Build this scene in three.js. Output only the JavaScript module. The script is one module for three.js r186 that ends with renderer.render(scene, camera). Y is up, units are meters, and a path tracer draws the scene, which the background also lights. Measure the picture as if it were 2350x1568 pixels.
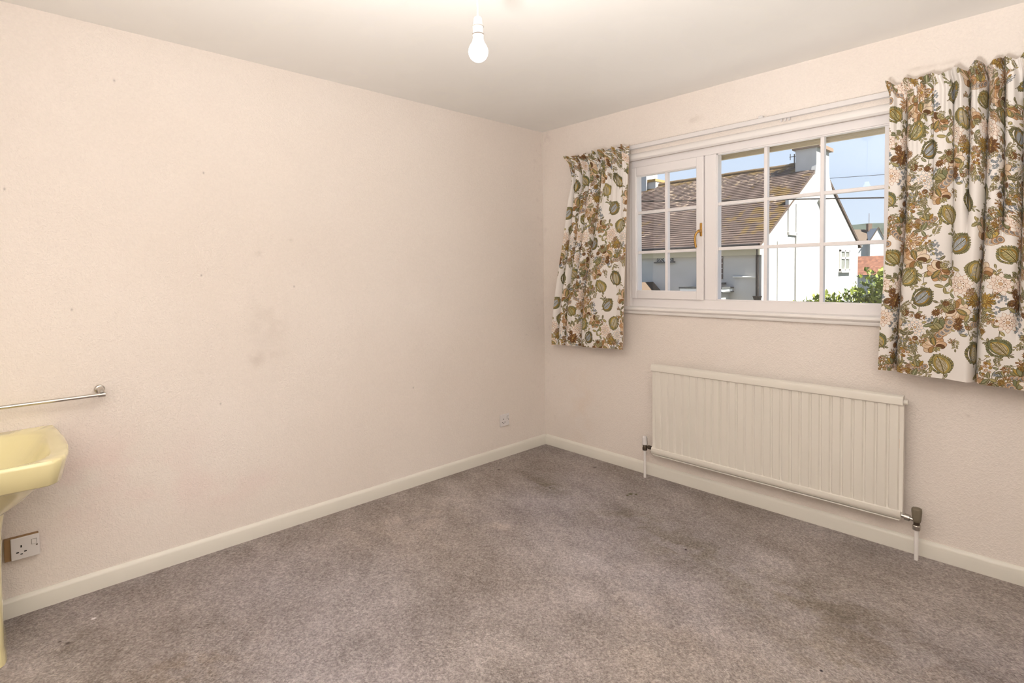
import * as THREE from 'three';
import { RoundedBoxGeometry } from 'three/addons/geometries/RoundedBoxGeometry.js';
import { mergeGeometries, mergeVertices, toCreasedNormals } from 'three/addons/utils/BufferGeometryUtils.js';
import { RectAreaLightUniformsLib } from 'three/addons/lights/RectAreaLightUniformsLib.js';

// ------------------------------------------------------------------ camera, sky, sun, exposure
const scene = new THREE.Scene();
const FOCAL = 1252.7, IMG_W = 2350, IMG_H = 1568;
const camera = new THREE.PerspectiveCamera(2 * Math.atan(IMG_H / 2 / FOCAL) * 180 / Math.PI, IMG_W / IMG_H, 0.05, 2000);
camera.position.set(2.8977, 1.3264, 3.0707);
{
  const yaw = 0.8152, pitch = 0.0368;
  camera.lookAt(camera.position.x - Math.sin(yaw) * Math.cos(pitch), camera.position.y - Math.sin(pitch), camera.position.z - Math.cos(yaw) * Math.cos(pitch));
  camera.rotateZ(-0.0129);
  camera.setViewOffset(IMG_W, IMG_H, 0, 110, IMG_W, IMG_H);     // shift lens: verticals stay upright
  camera.updateMatrixWorld(true);
}
const renderer = new THREE.WebGLRenderer();
renderer.toneMapping = THREE.LinearToneMapping;
renderer.toneMappingExposure = 1.2;
renderer.shadowMap.enabled = true;
RectAreaLightUniformsLib.init();

{ // clear summer sky: pale at the horizon, deeper blue overhead, the same all round
  const w = 64, h = 256, d = new Float32Array(w * h * 4);
  for (let y = 0; y < h; y++) {
    const el = ((y + 0.5) / h - 0.5) * Math.PI, t = Math.pow(Math.max(0, Math.sin(el)), 0.8);
    const c = [0.66 + (0.22 - 0.66) * t, 0.76 + (0.40 - 0.76) * t, 0.86 + (0.78 - 0.86) * t];
    for (let x = 0; x < w; x++) d.set([c[0], c[1], c[2], 1], (y * w + x) * 4);
  }
  const t = new THREE.DataTexture(d, w, h, THREE.RGBAFormat, THREE.FloatType);
  t.mapping = THREE.EquirectangularReflectionMapping; t.magFilter = THREE.LinearFilter; t.needsUpdate = true;
  scene.background = t; scene.environment = t;
  scene.backgroundIntensity = 1.0; scene.environmentIntensity = 1.0;
}
const sun = new THREE.DirectionalLight(new THREE.Color(1.0, 0.95, 0.88), 14.0);
sun.position.set(-4 + 30, 36, -12 - 4); sun.target.position.set(-4, 0, -12);
sun.castShadow = true; sun.shadow.mapSize.set(2048, 2048);
Object.assign(sun.shadow.camera, { left: -30, right: 30, top: 30, bottom: -30, near: 1, far: 120 });
scene.add(sun, sun.target);
const BULB_POWER = 0.45, FLASH_POWER = 30;

// ------------------------------------------------------------------ helpers
const V = (x, y, z) => new THREE.Vector3(x, y, z);
let seed = 7;
const rnd = () => { seed = (seed * 1664525 + 1013904223) >>> 0; return seed / 4294967296; };
const rr = (a, b) => a + (b - a) * rnd();
const names = new Map();
function numbered(n) { const k = names.get(n) ?? 0; names.set(n, k + 1); return k ? `${n}_${String(k).padStart(3, '0')}` : n; }
const clean = (g) => { for (const k of Object.keys(g.attributes)) if (!['position', 'normal', 'uv'].includes(k)) g.deleteAttribute(k); return g.index ? g.toNonIndexed() : g; };
const join = (list) => list.length === 1 ? list[0] : mergeGeometries(list.map(clean));
function mesh(name, geos, mat, parent) {
  const m = new THREE.Mesh(Array.isArray(geos) ? join(geos) : geos, mat);
  m.name = parent && parent !== scene ? name : numbered(name);
  m.castShadow = m.receiveShadow = true; (parent ?? scene).add(m); return m;
}
function group(name, pos = [0, 0, 0]) { const g = new THREE.Group(); g.name = numbered(name); g.position.set(...pos); scene.add(g); return g; }
function tag(o, label, category, grp) { o.userData.label = label; o.userData.category = category; if (grp) o.userData.group = grp; return o; }
function structure(o, label) { o.userData.kind = 'structure'; if (label) o.userData.label = label; return o; }
// box between two corners, optional rounding
function box(x0, x1, y0, y1, z0, z1, r = 0) {
  const g = r ? new RoundedBoxGeometry(x1 - x0, y1 - y0, z1 - z0, 2, r) : new THREE.BoxGeometry(x1 - x0, y1 - y0, z1 - z0);
  g.translate((x0 + x1) / 2, (y0 + y1) / 2, (z0 + z1) / 2); return g;
}
// uv in metres from position, picked by the face normal
function uvMetres(g) {
  g = g.index ? g.toNonIndexed() : g;
  const p = g.attributes.position, n = g.attributes.normal, uv = new Float32Array(p.count * 2);
  for (let i = 0; i < p.count; i++) {
    const ax = Math.abs(n.getX(i)), ay = Math.abs(n.getY(i)), az = Math.abs(n.getZ(i));
    if (ax >= ay && ax >= az) { uv[2 * i] = p.getZ(i); uv[2 * i + 1] = p.getY(i); }
    else if (ay >= az) { uv[2 * i] = p.getX(i); uv[2 * i + 1] = p.getZ(i); }
    else { uv[2 * i] = p.getX(i); uv[2 * i + 1] = p.getY(i); }
  }
  g.setAttribute('uv', new THREE.BufferAttribute(uv, 2)); return g;
}
function tube(pts, r, seg = 24, rad = 10, closed = false) { return new THREE.TubeGeometry(new THREE.CatmullRomCurve3(pts.map((p) => V(...p)), closed), seg, r, rad, closed); }
function rod(a, b, r, rad = 16) { return new THREE.TubeGeometry(new THREE.LineCurve3(V(...a), V(...b)), 1, r, rad, false); }
function lathe(profile, seg = 32) { return new THREE.LatheGeometry(profile.map(([x, y]) => new THREE.Vector2(x, y)), seg); }
// straight moulding: profile [[out, up]...] swept along x from a to b
function sweepX(profile, a, b) {
  const s = new THREE.Shape(profile.map(([o, u]) => new THREE.Vector2(o, u)));
  const g = new THREE.ExtrudeGeometry(s, { depth: b - a, bevelEnabled: false });   // shape x -> out, y -> up, extruded along +z
  const m = new THREE.Matrix4().makeBasis(V(0, 0, 1), V(0, 1, 0), V(-1, 0, 0)); g.applyMatrix4(m); g.translate(b, 0, 0); return toCreasedNormals(g, 0.6);
}
function sweepZ(profile, a, b) {
  const s = new THREE.Shape(profile.map(([o, u]) => new THREE.Vector2(o, u)));
  const g = new THREE.ExtrudeGeometry(s, { depth: b - a, bevelEnabled: false }); g.translate(0, 0, a); return toCreasedNormals(g, 0.6);
}
// value noise
const hash = (x, y, s) => { let h = (x * 374761393 + y * 668265263 + s * 974634621) | 0; h = Math.imul(h ^ (h >>> 13), 1274126177); h ^= h >>> 16; return (h >>> 0) / 4294967296; };
function vnoise(x, y, s, px = 0, py = 0) {
  const xi = Math.floor(x), yi = Math.floor(y), fx = x - xi, fy = y - yi, u = fx * fx * (3 - 2 * fx), v = fy * fy * (3 - 2 * fy);
  const w = (a, p) => p ? ((a % p) + p) % p : a;
  const x0 = w(xi, px), x1 = w(xi + 1, px), y0 = w(yi, py), y1 = w(yi + 1, py);
  const a = hash(x0, y0, s), b = hash(x1, y0, s), c = hash(x0, y1, s), d = hash(x1, y1, s);
  return a + (b - a) * u + (c - a) * v + (a - b - c + d) * u * v;
}
function fbm(x, y, s, o = 4) { let a = 0, k = 0.5, t = 0; for (let i = 0; i < o; i++) { a += k * vnoise(x, y, s + i * 17); t += k; k *= 0.5; x *= 2.03; y *= 2.03; } return a / t; }
const smooth = (a, b, x) => { const t = Math.min(1, Math.max(0, (x - a) / (b - a))); return t * t * (3 - 2 * t); };
const toByte = (v) => Math.max(0, Math.min(255, Math.round(v)));
function dataTexture(w, h, fn, srgb = true) {
  const d = new Uint8Array(w * h * 4);
  for (let y = 0; y < h; y++) for (let x = 0; x < w; x++) { const c = fn(x, y), i = (y * w + x) * 4; d[i] = toByte(c[0]); d[i + 1] = toByte(c[1]); d[i + 2] = toByte(c[2]); d[i + 3] = 255; }
  const t = new THREE.DataTexture(d, w, h, THREE.RGBAFormat);
  if (srgb) t.colorSpace = THREE.SRGBColorSpace;
  t.wrapS = t.wrapT = THREE.RepeatWrapping; t.magFilter = THREE.LinearFilter; t.minFilter = THREE.LinearMipmapLinearFilter; t.generateMipmaps = true; t.needsUpdate = true; return t;
}
const std = (color, roughness = 0.6, extra = {}) => new THREE.MeshStandardMaterial({ color, roughness, metalness: 0, ...extra });

// ------------------------------------------------------------------ room size
const RX = 3.3, RZ = 4.0, H = 2.4, TH = 0.12;

// ------------------------------------------------------------------ surface materials
// fine pebbly wall paper relief (tileable, 0.5 m)
const chip = dataTexture(1024, 1024, (x, y) => {
  const a = vnoise(x / 8, y / 8, 3, 128, 128), b = vnoise(x / 16, y / 16, 5, 64, 64), c = vnoise(x / 4, y / 4, 9, 256, 256);
  const v = 255 * Math.min(1, 0.55 * smooth(0.35, 0.8, a) + 0.35 * smooth(0.4, 0.8, b) + 0.2 * c); return [v, v, v];
}, false);
function chipMap(uScale, vScale) { const t = chip.clone(); t.repeat.set(uScale / 0.5, vScale / 0.5); t.needsUpdate = true; return t; }
const WALL = [237, 227, 219];
function wallPaint(w, h, mw, mh, s, marks) {      // texture covers mw x mh metres, v up
  return dataTexture(w, h, (ix, iy) => {
    const x = (ix + 0.5) / w * mw, y = (iy + 0.5) / h * mh;
    const cloud = fbm(x * 1.7, y * 1.7, s, 4) - 0.5, fine = vnoise(x * 160, y * 160, s + 40) - 0.5;
    let r = WALL[0] + cloud * 7 + fine * 4, g = WALL[1] + cloud * 9 + fine * 4, b = WALL[2] + cloud * 11 + fine * 4;
    for (const k of marks) {
      const dx = (x - k.x) / k.rx, dy = (y - k.y) / (k.ry ?? k.rx); if (dx * dx + dy * dy > 6) continue;
      const e = Math.exp(-(dx * dx + dy * dy)) * (k.grain === 0 ? 1 : smooth(0.25, 0.75, fbm(x * k.f, y * k.f, s + 70, 3)) * 1.5) * k.a;
      r -= e * k.c[0]; g -= e * k.c[1]; b -= e * k.c[2];
    }
    return [r, g, b];
  });
}
const GREY = [16, 17, 18], PINK_SHADE = [1, 7, 6], MOULD = [11, 12, 11];
const leftMarks = [
  { x: 2.055, y: 1.09, rx: 0.10, ry: 0.12, a: 0.42, f: 14, c: GREY }, { x: 2.125, y: 0.907, rx: 0.035, a: 0.65, f: 30, c: GREY }, { x: 2.05, y: 0.93, rx: 0.07, ry: 0.03, a: 0.35, f: 24, c: GREY },
  { x: 1.94, y: 1.52, rx: 0.012, a: 0.7, f: 60, c: GREY }, { x: 2.1, y: 1.44, rx: 0.02, a: 0.5, f: 50, c: GREY },
  { x: 2.62, y: 0.44, rx: 0.22, ry: 0.16, a: 0.8, f: 7, c: PINK_SHADE }, { x: 2.25, y: 0.30, rx: 0.22, ry: 0.1, a: 0.6, f: 7, c: PINK_SHADE }, { x: 2.9, y: 0.5, rx: 0.2, ry: 0.2, a: 0.7, f: 7, c: PINK_SHADE },  // pinkish soft shadow below and beside the basin, painted into the wall colour
  ...[[2.365, 1.337], [2.341, 1.822], [1.927, 1.272], [3.038, 1.679], [2.675, 2.178], [2.3, 0.71], [1.2, 0.62], [2.85, 1.2]].map(([x, y]) => ({ x, y, rx: 0.0035, ry: 0.005, a: 1.4, f: 1, grain: 0, c: [34, 34, 32] })),
];
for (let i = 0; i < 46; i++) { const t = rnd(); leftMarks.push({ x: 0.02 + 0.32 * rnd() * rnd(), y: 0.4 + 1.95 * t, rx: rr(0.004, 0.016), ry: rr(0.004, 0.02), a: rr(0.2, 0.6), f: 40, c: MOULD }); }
const windowMarks = [
  { x: 1.24, y: 2.235, rx: 0.05, ry: 0.02, a: 0.6, f: 30, c: GREY }, { x: 2.41, y: 2.227, rx: 0.09, ry: 0.008, a: 0.8, f: 20, c: GREY }, { x: 2.33, y: 2.235, rx: 0.05, ry: 0.006, a: 0.6, f: 20, c: GREY },
  { x: 0.825, y: 2.28, rx: 0.012, a: 0.6, f: 40, c: GREY }, { x: 2.544, y: 0.678, rx: 0.012, ry: 0.006, a: 0.9, f: 40, c: GREY }, { x: 0.35, y: 0.42, rx: 0.10, ry: 0.3, a: 0.22, f: 9, c: [10, 22, 34] },
  { x: 0.04, y: 2.34, rx: 0.05, ry: 0.06, a: 0.6, f: 40, c: MOULD },
];
for (let i = 0; i < 24; i++) windowMarks.push({ x: 0.015 + 0.12 * rnd() * rnd(), y: rr(0.15, 2.35), rx: rr(0.004, 0.014), ry: rr(0.004, 0.02), a: rr(0.2, 0.55), f: 40, c: MOULD });
function wallMaterial(mw, mh, s, marks, w = 1024) {
  const h = Math.round(w * mh / mw), map = wallPaint(w, h, mw, mh, s, marks); map.repeat.set(1 / mw, 1 / mh);
  return new THREE.MeshStandardMaterial({ map, roughness: 0.72, bumpMap: chipMap(1, 1), bumpScale: 0.0009 });
}
const M = {};
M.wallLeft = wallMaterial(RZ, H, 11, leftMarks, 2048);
M.wallWindow = wallMaterial(RX, H, 23, windowMarks, 2048);
M.wallPlain = std(new THREE.Color().setRGB(0.83, 0.77, 0.71), 0.8);
M.ceiling = new THREE.MeshStandardMaterial({ map: (() => { const t = dataTexture(512, 512, (x, y) => { const c = fbm(x / 60, y / 60, 31, 4) - 0.5; return [248 + c * 5, 245 + c * 5, 241 + c * 6]; }); t.repeat.set(1 / 4, 1 / 4); return t; })(), roughness: 0.9 });
M.gloss = std(new THREE.Color('#e6e1d7'), 0.35);
M.upvc = std(new THREE.Color('#efeaea'), 0.32);
M.whitePaint = std(new THREE.Color('#f0ebe8'), 0.4);
M.radiator = std(new THREE.Color('#e7e1d7'), 0.38);
M.plastic = std(new THREE.Color('#e4dfde'), 0.4);
M.dark = std(new THREE.Color('#1c1815'), 0.7);
M.chrome = std(new THREE.Color('#c9c4bd'), 0.14, { metalness: 1 });
M.dullMetal = std(new THREE.Color('#5c5248'), 0.4, { metalness: 0.8 });
M.brass = std(new THREE.Color('#b98f4e'), 0.3, { metalness: 0.9 });
M.knob = std(new THREE.Color('#7d7260'), 0.6);
M.ceramic = new THREE.MeshPhysicalMaterial({ color: new THREE.Color('#e7dba8'), roughness: 0.22, clearcoat: 0.7, clearcoatRoughness: 0.06 });
M.wood = std(new THREE.Color('#9c7a54'), 0.6);
M.glass = new THREE.MeshPhysicalMaterial({ color: 0xffffff, transmission: 1, thickness: 0, roughness: 0, ior: 1.5 });

// carpet: worn grey-mauve cut pile with traffic dirt, one texture over the whole floor
const carpetMarks = [];
const dirt = (x, z, rx, rz, a, c = [15, 15, 18]) => carpetMarks.push({ x, z, rx, rz, a, c });
// walked-in soiling across the room (greyish-olive grains in the pile), uneven patches some way out from the window wall
for (const [x, z, rx, rz, a] of [[0.60, 0.62, 0.17, 0.10, 0.55], [1.02, 0.72, 0.13, 0.09, 0.4], [1.28, 0.62, 0.22, 0.14, 0.7], [1.52, 0.78, 0.12, 0.16, 0.5], [1.72, 0.70, 0.20, 0.12, 0.75], [1.98, 0.84, 0.16, 0.14, 0.5], [2.20, 0.74, 0.21, 0.18, 0.55], [2.34, 1.02, 0.15, 0.13, 0.4]]) dirt(x, z, rx, rz, a, [14, 14, 19]);
dirt(0.63, 0.63, 0.14, 0.1, 0.6); dirt(2.55, 0.9, 0.35, 0.3, 0.55, [9, 11, 14]); dirt(2.4, 1.2, 0.14, 0.16, 0.4); dirt(0.8, 2.62, 0.16, 0.2, 0.75, [9, 11, 15]);
dirt(0.36, 2.92, 0.06, 0.07, 0.6);
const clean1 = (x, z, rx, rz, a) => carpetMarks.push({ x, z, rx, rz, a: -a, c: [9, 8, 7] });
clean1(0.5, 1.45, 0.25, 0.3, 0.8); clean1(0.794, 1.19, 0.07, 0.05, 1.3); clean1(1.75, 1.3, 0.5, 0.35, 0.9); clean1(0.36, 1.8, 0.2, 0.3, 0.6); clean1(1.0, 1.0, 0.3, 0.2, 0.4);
const specks = [[1.032, 0.361, 0.012, [70, 62, 84]], [0.169, 0.643, 0.01, [60, 60, 60]], [0.603, 0.156, 0.012, [60, 58, 56]], [0.628, 0.632, 0.009, [60, 60, 58]], [1.596, 0.728, 0.006, [110, 110, 100]], [2.309, 1.133, 0.005, [110, 105, 95]], [0.248, 2.842, 0.008, [-90, -95, -100]], [1.06, 0.345, 0.008, [60, 54, 74]], [1.03, 0.39, 0.009, [62, 56, 76]], [0.362, 2.93, 0.008, [60, 60, 60]], [0.33, 2.95, 0.006, [60, 60, 60]], [0.30, 2.0, 0.006, [50, 50, 50]]];
const CW = 1690, CH = 2048;
const pileRow = (ix, iy) => 0.6 * vnoise(ix / 2.2, iy / 2.2, 61) + 0.4 * vnoise(ix / 4.4, iy / 4.4, 62);
const carpetMap = dataTexture(CW, CH, (ix, iy) => {
  const x = (ix + 0.5) / CW * RX, z = (iy + 0.5) / CH * RZ;
  const cloud = fbm(x * 2.6, z * 2.6, 51, 5) - 0.5, streak = fbm(x * 5 + z * 2, z * 9 - x * 3, 57, 4) - 0.5, pile = pileRow(ix, iy) - 0.5, hue = fbm(x * 1.3, z * 1.3, 58, 2) - 0.5;
  let r = 162 + cloud * 26 + streak * 38 + pile * 72, g = 152 + cloud * 28 + streak * 38 + pile * 70 - hue * 4, b = 149 + cloud * 30 + streak * 40 + pile * 70 - hue * 16;
  const gr = 0.15 + 1.6 * smooth(0.36, 0.66, fbm(x * 12, z * 15, 64, 5));
  for (const k of carpetMarks) {
    const dx = (x - k.x) / k.rx, dz = (z - k.z) / k.rz, q = dx * dx + dz * dz; if (q > 5) continue;
    const e = Math.exp(-q) * gr * k.a; r -= e * k.c[0]; g -= e * k.c[1]; b -= e * k.c[2];
  }
  for (const [sx, sz, sr, c] of specks) { const q = ((x - sx) ** 2 + (z - sz) ** 2) / (sr * sr); if (q < 4) { const e = Math.exp(-q * q) * (0.5 + pileRow(ix, iy)); r -= e * c[0]; g -= e * c[1]; b -= e * c[2]; } }
  return [r, g, b];
});
carpetMap.repeat.set(1 / RX, 1 / RZ);
const pileBump = dataTexture(1024, 1024, (x, y) => { const v = 255 * (0.6 * vnoise(x / 3, y / 3, 71, 341.333 | 0, 341.333 | 0) + 0.4 * vnoise(x / 8, y / 8, 73, 128, 128)); return [v, v, v]; }, false);
pileBump.repeat.set(1 / 0.9, 1 / 0.9);
M.carpet = new THREE.MeshStandardMaterial({ map: carpetMap, roughness: 1, bumpMap: pileBump, bumpScale: 0.006 });

// ------------------------------------------------------------------ room shell
const WX0 = 0.765, WX1 = 2.56, WY0 = 1.085, WY1 = 2.06;        // window opening
structure(mesh('floor', uvMetres(box(0, RX, -0.15, 0, 0, RZ)), M.carpet), 'worn grey-mauve cut pile carpet with traffic stains');
structure(mesh('ceiling', uvMetres(box(-TH, RX + TH, H, H + 0.2, -TH, RZ + TH)), M.ceiling), 'plain off-white ceiling');
structure(mesh('wall_left', uvMetres(box(-TH, 0, -0.15, H, -TH, RZ + TH)), M.wallLeft), 'cream textured wallpaper wall with faint smudges and painted pinkish shade');
structure(mesh('wall_window', [uvMetres(box(0, WX0, -0.15, H, -TH, 0)), uvMetres(box(WX1, RX, -0.15, H, -TH, 0)), uvMetres(box(WX0, WX1, -0.15, WY0, -TH, 0)), uvMetres(box(WX0, WX1, WY1, H, -TH, 0))], M.wallWindow), 'cream textured wall with the window in it');
structure(mesh('wall_right', uvMetres(box(RX, RX + TH, -0.15, H, -TH, RZ + TH)), M.wallPlain), 'cream side wall');
structure(mesh('wall_back', uvMetres(box(0, RX, -0.15, H, RZ, RZ + TH)), M.wallPlain), 'cream back wall');
const skirt = [[0, 0], [0.017, 0], [0.017, 0.046], [0.0155, 0.052], [0.0155, 0.058], [0.012, 0.066], [0.007, 0.072], [0.004, 0.075], [0, 0.075]];
structure(mesh('baseboard_left', sweepZ(skirt, 0, RZ), M.gloss), 'cream gloss skirting board along the long wall');
structure(mesh('baseboard_window', sweepX(skirt, 0.017, RX), M.gloss), 'cream gloss skirting board under the window');
{ const g = sweepZ(skirt, 0.017, RZ); g.rotateY(Math.PI); g.translate(RX, 0, RZ + 0.017); structure(mesh('baseboard_right', g, M.gloss)); }
{ const g = sweepX(skirt, 0, RX); g.rotateY(Math.PI); g.translate(RX, 0, RZ); structure(mesh('baseboard_back', g, M.gloss)); }

// ------------------------------------------------------------------ window
{
  const w = structure(group('window_1'), 'white plastic framed window with a casement and a wide fixed light, both with glazing bars');
  const zi = -0.03, zo = -0.10;                      // frame faces
  const part = (n, g, m = M.upvc) => mesh(n, g, m, w);
  part('frame_jamb', box(WX0, 0.79, 1.085, 2.06, zo, zi, 0.003));
  part('frame_jamb', box(2.515, WX1, 1.085, 2.06, zo, zi, 0.003));
  part('frame_head', box(0.79, 2.515, 2.015, 2.06, zo, zi, 0.003));
  part('frame_bottom', box(0.79, 2.515, 1.085, 1.152, zo, zi, 0.003));
  part('mullion', box(1.30, 1.372, 1.152, 2.015, zo, zi, 0.004));
  // casement sash, proud of the frame
  const sash = part('casement_sash', [box(0.79, 0.826, 1.150, 2.014, -0.085, -0.016, 0.005), box(1.252, 1.298, 1.150, 2.014, -0.085, -0.016, 0.005), box(0.826, 1.252, 1.150, 1.202, -0.085, -0.018, 0.005), box(0.826, 1.252, 1.957, 2.014, -0.085, -0.018, 0.005)]);
  const bead = (x0, x1, y0, y1, z, t) => [box(x0, x0 + t, y0, y1, z - 0.012, z), box(x1 - t, x1, y0, y1, z - 0.012, z), box(x0, x1, y0, y0 + t, z - 0.012, z), box(x0, x1, y1 - t, y1, z - 0.012, z)];
  mesh('glazing_bead', bead(0.822, 1.258, 1.198, 1.961, -0.026, 0.007), M.upvc, sash);
  part('glazing_bead', bead(1.370, 2.517, 1.150, 2.017, -0.036, 0.008));
  // panes, then the bars
  const panes = (xs, ys, z, p) => { for (let i = 0; i < xs.length - 1; i++) for (let j = 0; j < ys.length - 1; j++) mesh('pane', box(xs[i], xs[i + 1], ys[j], ys[j + 1], z - 0.003, z), M.glass, p); };
  panes([0.826, 1.037, 1.252], [1.202, 1.455, 1.716, 1.957], -0.049, sash);
  panes([1.372, 1.650, 1.935, 2.217, 2.515], [1.152, 1.457, 1.721, 2.015], -0.059, w);
  const bw = 0.0095;
  const vbar = (x, y0, y1, z, p) => mesh('glazing_bar', box(x - bw, x + bw, y0, y1, z - 0.02, z + 0.012, 0.003), M.upvc, p);
  const hbar = (y, x0, x1, z, p) => mesh('glazing_bar', box(x0, x1, y - bw, y + bw, z - 0.018, z + 0.010, 0.003), M.upvc, p);
  vbar(1.037, 1.2, 1.957, -0.049, sash); hbar(1.716, 0.82, 1.255, -0.049, sash); hbar(1.455, 0.82, 1.255, -0.049, sash);
  for (const x of [1.650, 1.935, 2.217]) vbar(x, 1.15, 2.015, -0.058, w);
  for (const y of [1.721, 1.457]) hbar(y, 1.37, 2.517, -0.058, w);
  // brass casement handle
  const h = mesh('handle', [box(1.279, 1.293, 1.535, 1.615, -0.017, -0.008, 0.004), (() => { const g = new THREE.CylinderGeometry(0.009, 0.009, 0.03, 16); g.rotateX(Math.PI / 2); g.translate(1.286, 1.565, 0.004); return g; })(), tube([[1.287, 1.565, 0.016], [1.277, 1.556, 0.022], [1.268, 1.535, 0.024], [1.266, 1.50, 0.022], [1.270, 1.468, 0.018]], 0.0065, 20, 10)], M.brass, w);
  h.userData.label = 'brass window handle';
  // painted timber drip batten under the outer head, and outer sill
  part('drip_batten', [box(WX0, WX1, 2.022, 2.036, -0.285, -0.262), box(WX0, WX1, 2.036, 2.06, -0.285, -0.25)], std(new THREE.Color('#b3a585'), 0.7));
  part('outer_sill', box(WX0, WX1, 1.04, 1.085, -0.33, -0.10, 0.004), M.whitePaint);
}
// inner sill board and head trim
structure(mesh('trim_1', sweepX([[-0.03, 1.052], [0.018, 1.052], [0.021, 1.060], [0.021, 1.068], [0.027, 1.072], [0.033, 1.080], [0.033, 1.088], [0.030, 1.094], [-0.03, 1.098]], 0.742, 2.585), M.whitePaint), 'white moulded window sill board');
structure(mesh('trim_2', sweepX([[0, 2.056], [0.006, 2.056], [0.016, 2.064], [0.019, 2.074], [0.018, 2.086], [0.012, 2.096], [0, 2.102]], 0.745, 2.58), M.whitePaint), 'white rounded trim above the window');

// eaves of this house above the window
structure(mesh('eaves_soffit', [box(-1.5, RX + 2, 2.062, 2.30, -0.29, -TH - 0.001), box(-1.5, RX + 2, 2.30, 2.34, -0.70, -TH - 0.001)], std(new THREE.Color('#83745a'), 0.8)), 'brown painted eaves soffit outside above the window');

// the rest of this house: outer walls left and right of the room, and its pitched roof
structure(mesh('house_shell', [box(-6, -TH - 0.001, -2.8, 2.3, -TH, 9), box(RX + TH + 0.001, 9, -2.8, 2.3, -TH, 9), box(-TH, RX + TH, -2.8, -0.151, -TH, 9), box(-TH, RX + TH, -0.15, 2.3, RZ + TH + 0.001, 9)], std(new THREE.Color('#d6d0c4'), 0.9)), 'outer walls of the house the room is in');
structure(mesh('house_roof', (() => { const sh = new THREE.Shape([[-9.5, 2.62], [-4.4, 5.6], [0.75, 2.62]].map(([a, b]) => new THREE.Vector2(a, b))); const g = new THREE.ExtrudeGeometry(sh, { depth: 15.4, bevelEnabled: false }); g.applyMatrix4(new THREE.Matrix4().makeBasis(V(0, 0, -1), V(0, 1, 0), V(1, 0, 0))); g.translate(-6.2, 0, 0); return g; })(), std(new THREE.Color('#6b5a4e'), 0.95)), 'tiled roof of the house the room is in');

// ------------------------------------------------------------------ curtain rail
{
  const r = tag(group('curtain_rail'), 'thin white curtain rail fixed to the wall above the window', 'curtain rail');
  mesh('track', sweepX([[0, 2.128], [0.006, 2.128], [0.006, 2.131], [0.024, 2.131], [0.024, 2.126], [0.030, 2.126], [0.031, 2.150], [0.026, 2.153], [0, 2.153]], 0.30, 3.02), M.plastic, r);
  for (const x of [0.75, 1.65, 2.55]) mesh('bracket', box(x - 0.012, x + 0.012, 2.135, 2.165, 0, 0.026, 0.003), M.plastic, r);
  for (const x of [1.755, 1.775, 1.795]) mesh('glider', [box(x - 0.004, x + 0.004, 2.112, 2.13, 0.010, 0.018, 0.001)], M.plastic, r);
}

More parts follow.
